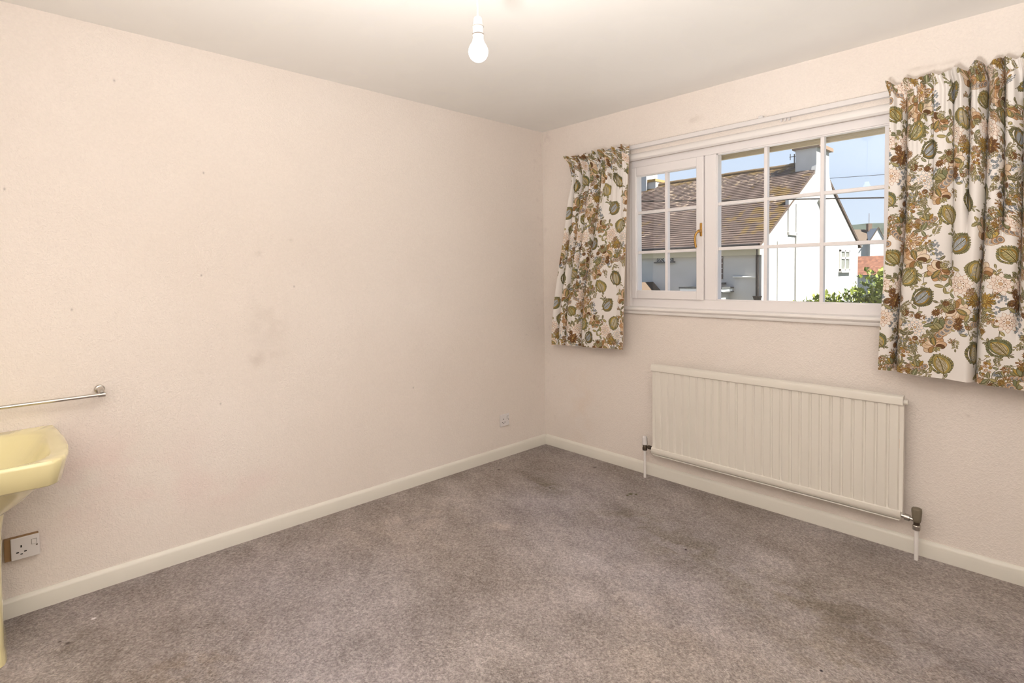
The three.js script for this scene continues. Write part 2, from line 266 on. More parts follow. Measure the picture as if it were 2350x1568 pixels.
// ------------------------------------------------------------------ curtain print
function fabricTexture(S) {
  const cv = document.createElement('canvas'); cv.width = cv.height = S; const c = cv.getContext('2d');
  c.fillStyle = '#f2ece7'; c.fillRect(0, 0, S, S); c.lineCap = 'round'; c.lineJoin = 'round';
  const k = S / 1536;
  const OL = ['#837a52', '#94895a', '#6f684a', '#a4965f', '#7b7d5a'], GOLD = ['#b9984a', '#c7a95c', '#a58239'], BR = ['#86603a', '#9a7145', '#6e4d2e', '#ab8350'], PE = ['#d3b08c', '#dcc2a2', '#c39a70', '#e8d6bd'], BL = ['#8f97a0', '#a6adb4', '#787f89', '#b9bfc6'], CR = ['#efe0c4', '#e6d3ae'];
  const pick = (a) => a[Math.floor(rnd() * a.length)];
  const INK = '#5a4630';
  function fillStroke(f, s = INK, w = 3.2) { if (f) { c.fillStyle = f; c.fill(); } if (s) { c.strokeStyle = s; c.lineWidth = w; c.stroke(); } }
  function petal(l, w, f, s, lw) { c.beginPath(); c.moveTo(0, 0); c.bezierCurveTo(w, -l * 0.25, w * 0.9, -l * 0.9, 0, -l); c.bezierCurveTo(-w * 0.9, -l * 0.9, -w, -l * 0.25, 0, 0); fillStroke(f, s, lw); }
  function circ(x, y, r, f, s, lw) { c.beginPath(); c.arc(x, y, r, 0, 6.2832); fillStroke(f, s, lw); }
  const turned = (a, fn) => { c.save(); c.rotate(a); fn(); c.restore(); };
  const shifted = (x, y, a, sc, fn) => { c.save(); c.translate(x, y); c.rotate(a); c.scale(sc, sc); fn(); c.restore(); };
  function leaf(l, w) { const f = pick(OL); petal(l, w, f, '#5a5034', 2.5); c.beginPath(); c.moveTo(0, 0); c.lineTo(0, -l * 0.9); fillStroke(null, pick(CR), 2.2); }
  function sprig(n, l) { c.beginPath(); c.moveTo(0, 0); c.quadraticCurveTo(l * 0.15, -l * 0.5, 0, -l); fillStroke(null, '#6b5c3c', 4); for (let i = 0; i < n; i++) { const y = -l * (0.2 + 0.75 * i / n); for (const s of [-1, 1]) shifted(s * 3, y, s * rr(0.7, 1.0), 1, () => leaf(l * rr(0.24, 0.34), l * 0.085)); } shifted(0, -l, 0, 1, () => leaf(l * 0.3, l * 0.09)); }
  function paisley(l) { // curved feather leaf: serrated edge, gold band, striped inside
    c.translate(0, l * 0.48);
    const edge = pick(OL), inner = pick(['#d9cfae', '#cfc9b6', '#c4c6c4', '#dccb94']), stripe = pick(['#7f868e', '#6f7048', '#8a7440', '#8d939b']), gold = pick(GOLD);
    const side = (q, w, k) => { c.beginPath(); c.moveTo(0, 0); c.bezierCurveTo(q * l * w, -l * 0.08, q * l * w * 1.05, -l * 0.72 * k, -l * 0.10, -l * k); };
    const back = (q, w, k) => { c.bezierCurveTo(q * l * w * 1.0, -l * 0.80 * k, q * l * w * 0.9, -l * 0.25, 0, 0); };
    for (const [q, w] of [[1, 0.50], [-1, 0.42]]) for (let i = 0; i < 13; i++) { const t = (i + 0.5) / 13; shifted(q * l * w * 0.80 * Math.sin(0.25 + t * 2.75) - l * 0.08 * t, -l * (0.05 + 0.86 * t), q * (1.5 - t * 1.3), 1, () => petal(l * 0.14, l * 0.055, i % 2 ? edge : pick(OL), '#4f4a2c', 2.6)); }
    side(1, 0.50, 1); back(-1, 0.42, 1); fillStroke(edge, '#4f4a2c', 4);
    c.save(); c.translate(-l * 0.005, -l * 0.07); c.scale(0.80, 0.82); side(1, 0.50, 1); back(-1, 0.42, 1); fillStroke(gold, '#6b5a30', 3); c.restore();
    c.save(); c.translate(-l * 0.01, -l * 0.11); c.scale(0.62, 0.70); side(1, 0.50, 1); back(-1, 0.42, 1); fillStroke(inner, '#5f5a3a', 3); c.restore();
    for (let i = 0; i < 9; i++) { const y = -l * (0.16 + 0.066 * i); for (const q of [1, -1]) { c.beginPath(); c.moveTo(-l * 0.02, y); c.quadraticCurveTo(q * l * 0.10, y - l * 0.02, q * l * 0.19 - l * 0.02, y - l * 0.10); fillStroke(null, stripe, 6.5); } }
    c.beginPath(); c.moveTo(0, l * 0.10); c.quadraticCurveTo(l * 0.05, -l * 0.5, -l * 0.08, -l * 0.9); fillStroke(null, '#6a5a30', 8);
  }
  function peony(r) {
    for (let i = 0; i < 6; i++) shifted(0, 0, -1.9 + i * 0.76 + rr(-0.1, 0.1), 1, () => { const f = pick(PE); petal(r * rr(0.9, 1.1), r * 0.46, f, '#7a4f2e', 4); petal(r * 0.62, r * 0.2, pick(['#f1e0cf', '#e9cdb2']), null); c.beginPath(); c.moveTo(0, -r * 0.25); c.lineTo(rr(-6, 6), -r * 0.8); fillStroke(null, '#a8704a', 2.4); });
    for (const s of [-1, 1]) shifted(s * r * 0.12, r * 0.05, s * 2.3, 1, () => petal(r * 0.72, r * 0.3, pick(BR.slice(1)), '#5e3a20', 4));
    shifted(0, r * 0.05, rr(-0.3, 0.3), 1, () => { petal(r * 0.95, r * 0.3, pick(OL), '#45442a', 4); petal(r * 0.8, r * 0.19, pick(GOLD), '#5a4a28', 3); for (let i = 0; i < 7; i++) for (const s of [-1, 1]) circ(s * r * 0.07, -r * (0.16 + 0.085 * i), r * 0.03, '#e9dcb4', '#6a5a34', 2); });
    for (let i = 0; i < 4; i++) shifted(0, r * 0.2, 2.2 + i * 0.6, 1, () => leaf(r * 0.5, r * 0.13));
  }
  function fan(r) { // scalloped fan flower
    shifted(0, -r * 0.15, 0, 1, () => { for (let i = 0; i < 5; i++) shifted(0, 0, -0.9 + i * 0.45, 1, () => petal(r * 1.0, r * 0.26, pick(GOLD.concat(OL)), '#4f4a2a', 4)); petal(r * 0.9, r * 0.3, pick(['#8e8c6a', '#9a966f']), '#4f4a2a', 4); });
    for (let i = -2; i <= 2; i++) { const x = i * r * 0.36, y = r * 0.2 - Math.abs(i) * r * 0.1; [[0.34, pick(PE)], [0.25, '#f0e2d2'], [0.18, pick(BL)], [0.10, '#e8ddd0'], [0.05, '#6d7077']].forEach(([q, f]) => circ(x, y, r * q, f, '#6b4d35', 2.6)); }
  }
  function mum(r) { const col = pick([BR, GOLD, BR, PE]); for (let ring = 0; ring < 4; ring++) for (let i = 0; i < 13 - ring * 2; i++) turned(i * 6.2832 / (13 - ring * 2) + ring * 0.3, () => petal(r * (1 - ring * 0.22), r * 0.17, pick(col), '#5c3a1f', 2.6)); circ(0, 0, r * 0.14, pick(GOLD), INK, 2.5); }
  function outlineFlower(r) { const s = pick(['#b98b6c', '#a9785a', '#9aa0a6']); for (let ring = 0; ring < 3; ring++) for (let i = 0; i < 9; i++) turned(i * 0.6981 + ring * 0.35, () => petal(r * (1 - ring * 0.28), r * 0.27, ring % 2 ? '#f3e3d6' : '#f5ece2', s, 3)); circ(0, 0, r * 0.15, pick(PE), s, 3); for (let i = 0; i < 8; i++) turned(i * 0.785, () => circ(0, -r * 0.3, r * 0.045, pick(BR), null)); }
  function berries(r) { for (let i = 0; i < 16; i++) { const a = rnd() * 6.28, q = Math.sqrt(rnd()) * r * 0.75; circ(Math.cos(a) * q, Math.sin(a) * q * 1.2, r * 0.17, pick([...PE, ...GOLD, BR[1]]), '#6b4326', 2.6); circ(Math.cos(a) * q, Math.sin(a) * q * 1.2, r * 0.05, '#7a4e2c', null); } for (let i = 0; i < 5; i++) turned(rnd() * 6.28, () => { c.translate(0, -r * 0.7); leaf(r * 0.5, r * 0.13); }); }
  function blueHead(r) { for (let i = 0; i < 14; i++) { const a = rnd() * 6.28, q = Math.sqrt(rnd()) * r; c.save(); c.translate(Math.cos(a) * q, Math.sin(a) * q * 0.8); for (let j = 0; j < 5; j++) turned(j * 1.2566, () => petal(r * 0.24, r * 0.1, pick(BL), '#6a6f78', 1.8)); circ(0, 0, r * 0.05, '#d9c896', null); c.restore(); } }
  function vine(l) { c.beginPath(); c.moveTo(0, 0); c.bezierCurveTo(l * 0.3, -l * 0.3, -l * 0.3, -l * 0.7, l * 0.1, -l); fillStroke(null, pick(['#6b5636', '#5d5a38']), 5); for (let i = 1; i < 6; i++) shifted(l * 0.12 * Math.sin(i * 1.3), -l * i / 6, (i % 2 ? 1 : -1) * 1.0, 1, () => leaf(l * 0.2, l * 0.06)); }
  const jobs = [], pts = [];
  const put = (fn, x, y, a, sc) => jobs.push([fn, x, y, a, sc]);
  const spot = (w) => { let best = null, bd = -1e9; for (let i = 0; i < 40; i++) { const x = rnd() * 1536, y = rnd() * 1536; let d = 1e9; for (const [px, py, pw] of pts) { let dx = Math.abs(x - px), dy = Math.abs(y - py); dx = Math.min(dx, 1536 - dx); dy = Math.min(dy, 1536 - dy); d = Math.min(d, Math.hypot(dx, dy) - pw); } if (d > bd) { bd = d; best = [x, y, w]; } } pts.push(best); return best; };
  const big = [[peony, 135], [paisley, 235], [fan, 105], [mum, 95], [outlineFlower, 120], [berries, 82], [paisley, 200], [peony, 115], [mum, 75], [berries, 70], [outlineFlower, 105], [fan, 85]];
  const heads = [];
  for (let i = 0; i < 44; i++) { const [fn, r] = big[i % big.length], [x, y] = spot(r * 0.95); heads.push([() => fn(r), x, y, rr(-1.1, 1.1) + (rnd() < 0.25 ? 2.8 : 0), rr(0.85, 1.08)]); }
  for (let i = 0; i < 26; i++) { const [x, y] = spot(50); put(() => blueHead(50), x, y, rr(0, 6.28), rr(0.7, 1.1)); }
  for (const h of heads) { put(() => vine(270), h[1], h[2], rr(0, 6.28), rr(0.8, 1.15)); if (rnd() < 0.6) put(() => sprig(4, 165), h[1], h[2], rr(0, 6.28), rr(0.8, 1.1)); }
  for (const h of heads) jobs.push(h);
  for (let i = 0; i < 150; i++) { const [x, y] = spot(34); const m = i % 5; put(m === 0 ? () => mum(42) : m === 1 ? () => berries(38) : m === 2 ? () => { leaf(85, 24); turned(2.2, () => leaf(70, 20)); turned(-2.0, () => leaf(70, 20)); } : () => sprig(4, 105), x, y, rr(0, 6.28), rr(0.7, 1.1)); }
  for (const [fn, x, y, a, sc] of jobs) {
    const s0 = seed;
    for (let ox = -1; ox <= 1; ox++) for (let oy = -1; oy <= 1; oy++) {
      const X = (x % 1536) + ox * 1536, Y = (y % 1536) + oy * 1536; if (X < -300 || X > 1836 || Y < -300 || Y > 1836) continue;
      seed = s0; c.save(); c.scale(k, k); c.translate(X, Y); c.rotate(a); c.scale(sc, sc); fn(); c.restore();
    }
  }
  const t = new THREE.CanvasTexture(cv); t.colorSpace = THREE.SRGBColorSpace; t.wrapS = t.wrapT = THREE.RepeatWrapping; t.needsUpdate = true; return t;
}
const print = fabricTexture(1536); print.repeat.set(1 / 0.64, 1 / 0.64);
M.fabric = new THREE.MeshPhysicalMaterial({ map: print, roughness: 0.95, transmission: 0.12, thickness: 0, side: THREE.DoubleSide });
M.lining = new THREE.MeshPhysicalMaterial({ color: new THREE.Color('#d8c4ae'), roughness: 1, transmission: 0.15, thickness: 0, side: THREE.DoubleSide });

// ------------------------------------------------------------------ curtains
function curtainSurface(o, v0, v1, dz = 0) {
  const NU = o.nu ?? 260, NV = Math.max(6, Math.round(110 * (v1 - v0))), P = [], U = [], I = [];
  for (let j = 0; j <= NV; j++) {
    const v = v0 + (v1 - v0) * j / NV; let arc = 0, px = null, pz = null;
    for (let i = 0; i <= NU; i++) {
      const u = i / NU;
      let x = o.left(v) + (o.right(v) - o.left(v)) * u, z = o.z0 + dz + o.sag(v);
      for (const f of o.folds) {
        const uc = typeof f.u === 'function' ? f.u(v) : f.u, t = (u - uc) / f.w, live = smooth(f.v0 ?? -1, (f.v0 ?? -1) + 0.15, v) * (1 - smooth((f.v1 ?? 3) - 0.2, f.v1 ?? 3, v));
        const e = Math.exp(-t * t) * live * (0.45 + 0.55 * smooth(0, 0.14, v)); z -= f.d * e; x -= (f.pinch ?? 0.6) * f.d * t * e;
      }
      z += o.wave * Math.sin(u * o.waves * 6.283 + 1.3 * Math.sin(v * 2.2) + o.ph) * (0.35 + 0.65 * smooth(0, 0.5, v));
      const gather = (1 - smooth(0.02, 0.34, v));
      z += 0.013 * gather * Math.sin(u * o.gathers * 6.283 + 0.8 * Math.sin(u * 23)) + 0.005 * gather * Math.sin(u * o.gathers * 2.7 * 6.283 + 2);
      if (v < 0.055) { const tt = 1 - v / 0.055; z += 0.010 * tt * Math.sin(u * o.gathers * 6.283 * 0.8 + 1) + 0.004 * tt; }
      let y = o.top + (o.bottom(u) - o.top) * v;
      if (v < 0.055) y += (1 - v / 0.055) * 0.010 * Math.sin(u * o.gathers * 6.283 * 0.63 + o.ph);
      if (px !== null) arc += Math.hypot(x - px, z - pz); px = x; pz = z;
      P.push(x, y, z); U.push(o.u0 + arc * 1.0, y + o.v0);
    }
  }
  for (let j = 0; j < NV; j++) for (let i = 0; i < NU; i++) { const a = j * (NU + 1) + i, b = a + 1, c = a + NU + 1, d = c + 1; I.push(a, c, b, b, c, d); }
  const g = new THREE.BufferGeometry(); g.setAttribute('position', new THREE.Float32BufferAttribute(P, 3)); g.setAttribute('uv', new THREE.Float32BufferAttribute(U, 2)); g.setIndex(I); g.computeVertexNormals(); return g;
}
function curtain(o, label) {
  const c = tag(group('curtain'), label, 'curtain', 'floral curtains at the window');
  mesh('heading', curtainSurface(o, 0, 0.075), M.fabric, c).userData.label = 'gathered frilled heading';
  mesh('cloth', curtainSurface(o, 0.075, 1), M.fabric, c);
  mesh('lining', curtainSurface(o, 0.06, 0.985, -0.006), M.lining, c).userData.label = 'plain beige lining';
  for (let i = 0; i < o.hooks; i++) { const x = o.left(0.05) + (o.right(0.05) - o.left(0.05)) * (i + 0.5) / o.hooks; mesh('hook', tube([[x, 2.10, o.z0 - 0.012], [x, 2.115, o.z0 - 0.022], [x, 2.132, 0.028], [x, 2.14, 0.034]], 0.0016, 8, 6), M.plastic, c); }
  return c;
}
curtain({
  left: (v) => 0.350 - 0.035 * smooth(0, 0.04, 0.04 - v) + 0.03 * Math.exp(-(((v - 0.12) / 0.08) ** 2)) - 0.165 * smooth(0.1, 1, v), right: (v) => 0.855 - 0.045 * v, z0: 0.106, sag: (v) => 0.012 * smooth(0.1, 0.9, v), top: 2.142, bottom: (u) => 0.80 + 0.02 * u,
  folds: [{ u: (v) => 0.50 - 0.12 * smooth(0.1, 0.8, v), w: 0.042, d: 0.062, v0: 0.02, pinch: 0.3 }, { u: 0.17, w: 0.03, d: 0.05, pinch: 0.3 }, { u: (v) => 0.30 - 0.05 * v, w: 0.034, d: 0.045, v1: 0.8, pinch: 0.3 }, { u: 0.06, w: 0.03, d: 0.045, v0: 0.1, pinch: 0.3 }, { u: 0.72, w: 0.05, d: 0.008, v1: 0.5 }, { u: 0.90, w: 0.05, d: 0.012 }],
  wave: 0.006, waves: 3.2, ph: 0.4, gathers: 11, u0: 0.05, v0: 0.10, hooks: 6,
}, 'short floral print curtain drawn back beside the room corner');
curtain({
  left: (v) => 2.262 - 0.015 * smooth(0, 0.05, 0.05 - v) - 0.03 * smooth(0.4, 1, v), right: (v) => 2.99 + 0.02 * v, z0: 0.118, sag: (v) => 0.014 * smooth(0.1, 0.9, v), top: 2.160, bottom: (u) => 0.862 - 0.04 * u,
  folds: [{ u: 0.075, w: 0.016, d: 0.07, pinch: 0.22 }, { u: 0.215, w: 0.022, d: 0.028, v1: 0.55 }, { u: (v) => 0.30 + 0.02 * v, w: 0.025, d: 0.03, v1: 0.8 }, { u: 0.375, w: 0.014, d: 0.05, v1: 0.6, pinch: 0.25 }, { u: (v) => 0.455 - 0.02 * v, w: 0.018, d: 0.075, pinch: 0.22 }, { u: 0.525, w: 0.015, d: 0.055, v1: 0.6, pinch: 0.25 }, { u: 0.60, w: 0.017, d: 0.065, pinch: 0.25, v1: 0.9 }, { u: 0.70, w: 0.02, d: 0.04 }, { u: 0.82, w: 0.02, d: 0.04 }, { u: 0.92, w: 0.02, d: 0.03 }],
  wave: 0.007, waves: 4.1, ph: 1.7, gathers: 15, u0: 0.30, v0: 0.42, hooks: 7, nu: 420,
}, 'floral print curtain hanging past the radiator end of the window');

// ------------------------------------------------------------------ radiator
{
  const r = tag(group('radiator'), 'long cream fluted panel radiator fixed under the window', 'radiator');
  const X0 = 1.006, X1 = 2.322, zf = 0.086, zb = 0.052;
  const n = 27, pitch = (X1 - X0 - 0.03) / n, prof = [];
  for (let i = 0; i < n; i++) { const x = X0 + 0.015 + i * pitch; prof.push([x, zf - 0.007], [x + pitch * 0.10, zf - 0.007], [x + pitch * 0.22, zf], [x + pitch * 0.88, zf]); }
  const line = [[X0, zf - 0.007], ...prof, [X1 - 0.015, zf - 0.007], [X1, zf - 0.007]];
  const P = [], I = [], rows = [[0.216, -0.0], [0.228, -1], [0.697, -1]];
  const ys = [0.208, 0.226, 0.70];
  ys.forEach((y, j) => line.forEach(([x, z]) => P.push(x, y, j === 0 ? zf - 0.001 : z)));
  const L = line.length; for (let j = 0; j < 2; j++) for (let i = 0; i < L - 1; i++) { const a = j * L + i; I.push(a, a + 1, a + L, a + 1, a + L + 1, a + L); }
  let g = new THREE.BufferGeometry(); g.setAttribute('position', new THREE.Float32BufferAttribute(P, 3)); g.setIndex(I); g = g.toNonIndexed(); g.computeVertexNormals(); g = toCreasedNormals(g, 0.35); g.setAttribute('uv', new THREE.Float32BufferAttribute(new Float32Array(g.attributes.position.count * 2), 2));
  mesh('fluted_panel', [g, box(X0, X1, 0.19, 0.715, zb, zf - 0.008, 0.004)], M.radiator, r);
  mesh('top_seam', sweepX([[zb, 0.700], [0.089, 0.700], [0.092, 0.704], [0.092, 0.728], [0.088, 0.738], [0.078, 0.744], [zb + 0.006, 0.744], [zb, 0.738]], X0 - 0.004, X1 - 0.002), M.radiator, r);
  mesh('bottom_seam', sweepX([[zb + 0.004, 0.172], [0.082, 0.172], [0.089, 0.180], [0.091, 0.196], [0.089, 0.208], [0.082, 0.214], [zb + 0.004, 0.214]], X0 - 0.005, X1 - 0.006), M.radiator, r);
  mesh('bottom_edge', box(X0 + 0.002, X1 - 0.012, 0.163, 0.169, 0.06, 0.084, 0.002), M.radiator, r);
  for (const x of [1.22, 2.10]) mesh('bracket', [box(x - 0.015, x + 0.015, 0.30, 0.62, 0.0005, 0.006), box(x - 0.012, x + 0.012, 0.56, 0.60, 0.004, zb + 0.002), box(x - 0.012, x + 0.012, 0.30, 0.33, 0.004, zb + 0.002)], M.radiator, r);
  mesh('end_plug', (() => { const q = new THREE.CylinderGeometry(0.012, 0.012, 0.02, 20); q.rotateZ(Math.PI / 2); q.translate(X1 + 0.004, 0.715, 0.07); return q; })(), M.radiator, r);
  // faint printed label near the right end
  const lb = mesh('label', box(2.292, 2.308, 0.50, 0.545, zf - 0.0068, zf - 0.0064), std(new THREE.Color('#dcc9b8'), 0.6), r); lb.userData.label = 'small faded sticker';
}
{ // lockshield valve at the end towards the corner
  const v = tag(group('radiator_valve', [0.944, 0, 0.072]), 'small white-capped valve on a pipe at the corner end of the radiator', 'valve', 'radiator valves');
  mesh('pipe', rod([0, -0.01, 0], [0, 0.186, 0], 0.0085), M.whitePaint, v).userData.label = 'white painted pipe';
  const nut = lathe([[0, 0.178], [0.0135, 0.178], [0.0155, 0.182], [0.0155, 0.194], [0.0125, 0.199], [0.0125, 0.214], [0, 0.214]], 10); mesh('body', nut, M.dullMetal, v);
  mesh('tail', [rod([0, 0.203, 0], [0.062, 0.203, -0.002], 0.0075), rod([0.026, 0.203, 0], [0.046, 0.203, 0], 0.0125, 6)], M.dullMetal, v);
  mesh('cap', lathe([[0, 0.213], [0.0165, 0.213], [0.0175, 0.217], [0.0165, 0.236], [0.0155, 0.240], [0.0155, 0.258], [0.0125, 0.266], [0.006, 0.269], [0, 0.269]], 20), M.plastic, v).userData.label = 'white plastic cap';
}
{ // wheelhead valve at the other end
  const v = tag(group('radiator_valve', [2.374, 0, 0.072]), 'dark grey wheelhead valve on a pipe below the longer curtain', 'valve', 'radiator valves');
  mesh('pipe', rod([0, -0.01, 0], [0, 0.148, 0], 0.0085), M.whitePaint, v).userData.label = 'white painted pipe';
  mesh('nut', lathe([[0, 0.138], [0.0145, 0.138], [0.0175, 0.143], [0.0175, 0.158], [0.0145, 0.163], [0, 0.163]], 6), M.chrome, v);
  mesh('tail', [rod([0, 0.180, 0], [-0.058, 0.188, 0], 0.0085), rod([-0.026, 0.184, 0], [-0.046, 0.186, 0], 0.0145, 6)], M.chrome, v);
  mesh('body', rod([0, 0.16, 0], [0, 0.19, 0], 0.0125), M.dullMetal, v);
  mesh('wheelhead', (() => { const g = lathe([[0, 0.176], [0.0145, 0.176], [0.0165, 0.186], [0.0195, 0.222], [0.0195, 0.232], [0.0175, 0.238], [0.008, 0.240], [0, 0.240]], 40); const p = g.attributes.position; for (let i = 0; i < p.count; i++) { const x = p.getX(i), z = p.getZ(i), a = Math.atan2(z, x), q = 1 + 0.035 * Math.sign(Math.sin(a * 9)); p.setX(i, x * q); p.setZ(i, z * q); } g.computeVertexNormals(); return g; })(), M.knob, v).userData.label = 'dark grey plastic wheelhead';
}

// ------------------------------------------------------------------ sockets on the left wall
function socket(name, z, y, depth, frameMat, label) {        // single switched socket, faces +x
  const s = tag(group(name, [0, y, z]), label, 'socket');
  if (depth > 0.012) { const b = mesh('back_box', box(0.0005, depth - 0.008, -0.043, 0.043, -0.041, 0.062, 0.002), frameMat, s); b.userData.label = 'brown box behind the plate'; }
  const xf = depth;
  mesh('plate', box(depth - 0.009, xf, -0.043, 0.043, -0.043, 0.043, 0.003), M.plastic, s);
  // facing the wall, right-hand side is towards the corner (-z)
  mesh('earth_slot', box(xf - 0.001, xf + 0.0006, 0.004, 0.013, 0.010, 0.0145), M.dark, s);
  mesh('pin_slot', box(xf - 0.001, xf + 0.0006, -0.016, -0.0115, 0.0195, 0.0275), M.dark, s);
  mesh('pin_slot', box(xf - 0.001, xf + 0.0006, -0.016, -0.0115, -0.0035, 0.0045), M.dark, s);
  mesh('shutter_slot', box(xf - 0.001, xf + 0.0006, -0.024, -0.020, 0.0085, 0.0155), M.dark, s);
  mesh('rocker_recess', box(xf - 0.001, xf + 0.0004, 0.006, 0.027, -0.0345, -0.0175), std(new THREE.Color('#8f8a88'), 0.5), s);
  mesh('rocker', (() => { const g = box(xf - 0.002, xf + 0.004, 0.0075, 0.0255, -0.033, -0.019, 0.001); return g; })(), M.plastic, s);
  mesh('screw', (() => { const g = new THREE.CylinderGeometry(0.003, 0.003, 0.001, 14); g.rotateZ(Math.PI / 2); g.translate(xf + 0.0003, 0.001, -0.034); return g; })(), M.dullMetal, s);
  return s;
}
socket('wall_socket', 3.026, 0.271, 0.032, M.wood, 'white single socket on a brown box beside the basin pedestal');
socket('wall_socket', 0.436, 0.268, 0.010, M.wood, 'white single socket set flush in the wall near the room corner');

// ------------------------------------------------------------------ chrome towel rail
{
  const t = tag(group('towel_rail', [0, 0.848, 2.765]), 'chrome towel rail on the wall above the yellow basin', 'towel rail');
  mesh('rail', rod([0.066, -0.006, -0.006], [0.066, -0.006, 0.62], 0.0075, 20), M.chrome, t);
  for (const z of [0.004, 0.61]) {
    const b = mesh('bracket', [(() => { const g = lathe([[0, 0], [0.019, 0], [0.019, 0.006], [0.015, 0.012], [0, 0.012]], 28); g.rotateZ(-Math.PI / 2); g.translate(0, 0.008, z); return g; })(), tube([[0.01, 0.010, z], [0.035, 0.012, z], [0.056, 0.008, z], [0.067, -0.004, z]], 0.0115, 20, 16), (() => { const g = new THREE.CylinderGeometry(0.0105, 0.0105, 0.024, 20); g.rotateX(Math.PI / 2); g.translate(0.066, -0.006, z); return g; })()], M.chrome, t);
    b.userData.label = 'chrome end bracket';
  }
}

// ------------------------------------------------------------------ washbasin on its pedestal
{
  const b = tag(group('washbasin', [0, 0, 3.225]), 'pale yellow ceramic washbasin on a pedestal', 'washbasin');
  // plan outline: superellipse-like, back flat on the wall (x=0), front at x=D
  const D = 0.60, W = 0.32, N = 144;
  function ring(y, dx0, dx1, w, pow = 3.4) { // rounded ring: back at dx0, front at dx1, half width w
    const out = [], cx = (dx0 + dx1) / 2, hx = (dx1 - dx0) / 2;
    for (let i = 0; i < N; i++) { const a = i / N * 6.28319, cs = Math.cos(a), sn = Math.sin(a); const px = Math.sign(cs) * Math.pow(Math.abs(cs), 2 / pow), pz = Math.sign(sn) * Math.pow(Math.abs(sn), 2 / pow); out.push([cx + hx * px, y, w * pz]); }
    return out;
  }
  // outer plan of the rim: square back, bowed sides, clipped front corners
  const half = [[0.001, 0], [0.001, 0.292], [0.006, 0.302], [0.10, 0.311], [0.24, 0.319], [0.38, 0.321], [0.47, 0.315], [0.535, 0.303], [0.572, 0.288], [0.585, 0.270], [0.588, 0.245], [0.585, 0.12], [0.584, 0]];
  const outline = [...half, ...half.slice(1, -1).reverse().map(([x, z]) => [x, -z])];
  function rim(y, inset, drop = 0) { // inset outline, hit by rays from the middle at the angles of a superellipse
    const out = [], cx = 0.29, base = ring(y, 0.001, 0.586, 0.32, 4);
    for (const [bx, , bz] of base) {
      const dx = bx - cx, dz = bz; let best = 1;
      for (let i = 0; i < outline.length; i++) { const [x1, z1] = outline[i], [x2, z2] = outline[(i + 1) % outline.length]; const ex = x2 - x1, ez = z2 - z1, den = dx * ez - dz * ex; if (Math.abs(den) < 1e-9) continue; const t = ((x1 - cx) * ez - z1 * ex) / den, q = ((x1 - cx) * dz - z1 * dx) / den; if (t > 0 && q >= -1e-6 && q <= 1 + 1e-6) best = t; }
      const L = Math.hypot(dx, dz) * best, k = (L - inset) / Math.hypot(dx, dz); out.push([Math.max(0.001, cx + dx * k), y, dz * k]);
    }
    return out;
  }
  function skin(rings, caps = [true, true]) {
    const P = [], I = []; rings.forEach((r) => r.forEach((p) => P.push(...p)));
    for (let j = 0; j < rings.length - 1; j++) for (let i = 0; i < N; i++) { const a = j * N + i, c = j * N + (i + 1) % N; I.push(a, a + N, c, c, a + N, c + N); }
    const cap = (j, flip) => { const k = P.length / 3; let cx = 0, cy = 0, cz = 0; rings[j].forEach((p) => { cx += p[0]; cy += p[1]; cz += p[2]; }); P.push(cx / N, cy / N, cz / N); for (let i = 0; i < N; i++) { const a = j * N + i, c = j * N + (i + 1) % N; flip ? I.push(k, c, a) : I.push(k, a, c); } };
    if (caps[0]) cap(0, false); if (caps[1]) cap(rings.length - 1, true);
    const g = new THREE.BufferGeometry(); g.setAttribute('position', new THREE.Float32BufferAttribute(P, 3)); g.setIndex(I); g.computeVertexNormals(); return toCreasedNormals(g, 0.75);
  }
  const T = 0.735;
  mesh('bowl', skin([
    ring(0.49, 0.06, 0.40, 0.10, 2.4), ring(0.52, 0.05, 0.44, 0.15, 2.4), ring(0.56, 0.04, 0.48, 0.205, 2.6), ring(0.60, 0.03, 0.51, 0.245, 2.8), ring(0.632, 0.02, 0.535, 0.268, 3.2), ring(0.648, 0.012, 0.550, 0.277, 3.8),
    rim(0.650, 0.024), rim(0.654, 0.018), rim(0.70, 0.006), rim(T - 0.012, 0.0), rim(T - 0.004, 0.0015), rim(T, 0.007),
    ring(T - 0.002, 0.070, 0.566, 0.276, 4.6), ring(T - 0.008, 0.080, 0.558, 0.268, 4.4), ring(T - 0.03, 0.094, 0.548, 0.256, 3.8), ring(T - 0.07, 0.12, 0.52, 0.228, 3.0), ring(T - 0.11, 0.15, 0.47, 0.18, 2.5), ring(T - 0.14, 0.20, 0.41, 0.11, 2.2), ring(T - 0.148, 0.27, 0.34, 0.03, 2),
  ]), M.ceramic, b);
  mesh('pedestal', skin([ring(0.001, 0.08, 0.375, 0.134, 7), ring(0.03, 0.08, 0.372, 0.132, 7), ring(0.05, 0.085, 0.365, 0.129, 7), ring(0.30, 0.085, 0.36, 0.131, 7), ring(0.46, 0.08, 0.375, 0.137, 6), ring(0.53, 0.07, 0.39, 0.148, 5)]), M.ceramic, b);
  mesh('waste', (() => { const g = lathe([[0, T - 0.145], [0.022, T - 0.145], [0.024, T - 0.142], [0.018, T - 0.139], [0, T - 0.139]], 24); g.translate(0.305, 0, 0); return g; })(), M.chrome, b).userData.label = 'chrome waste';
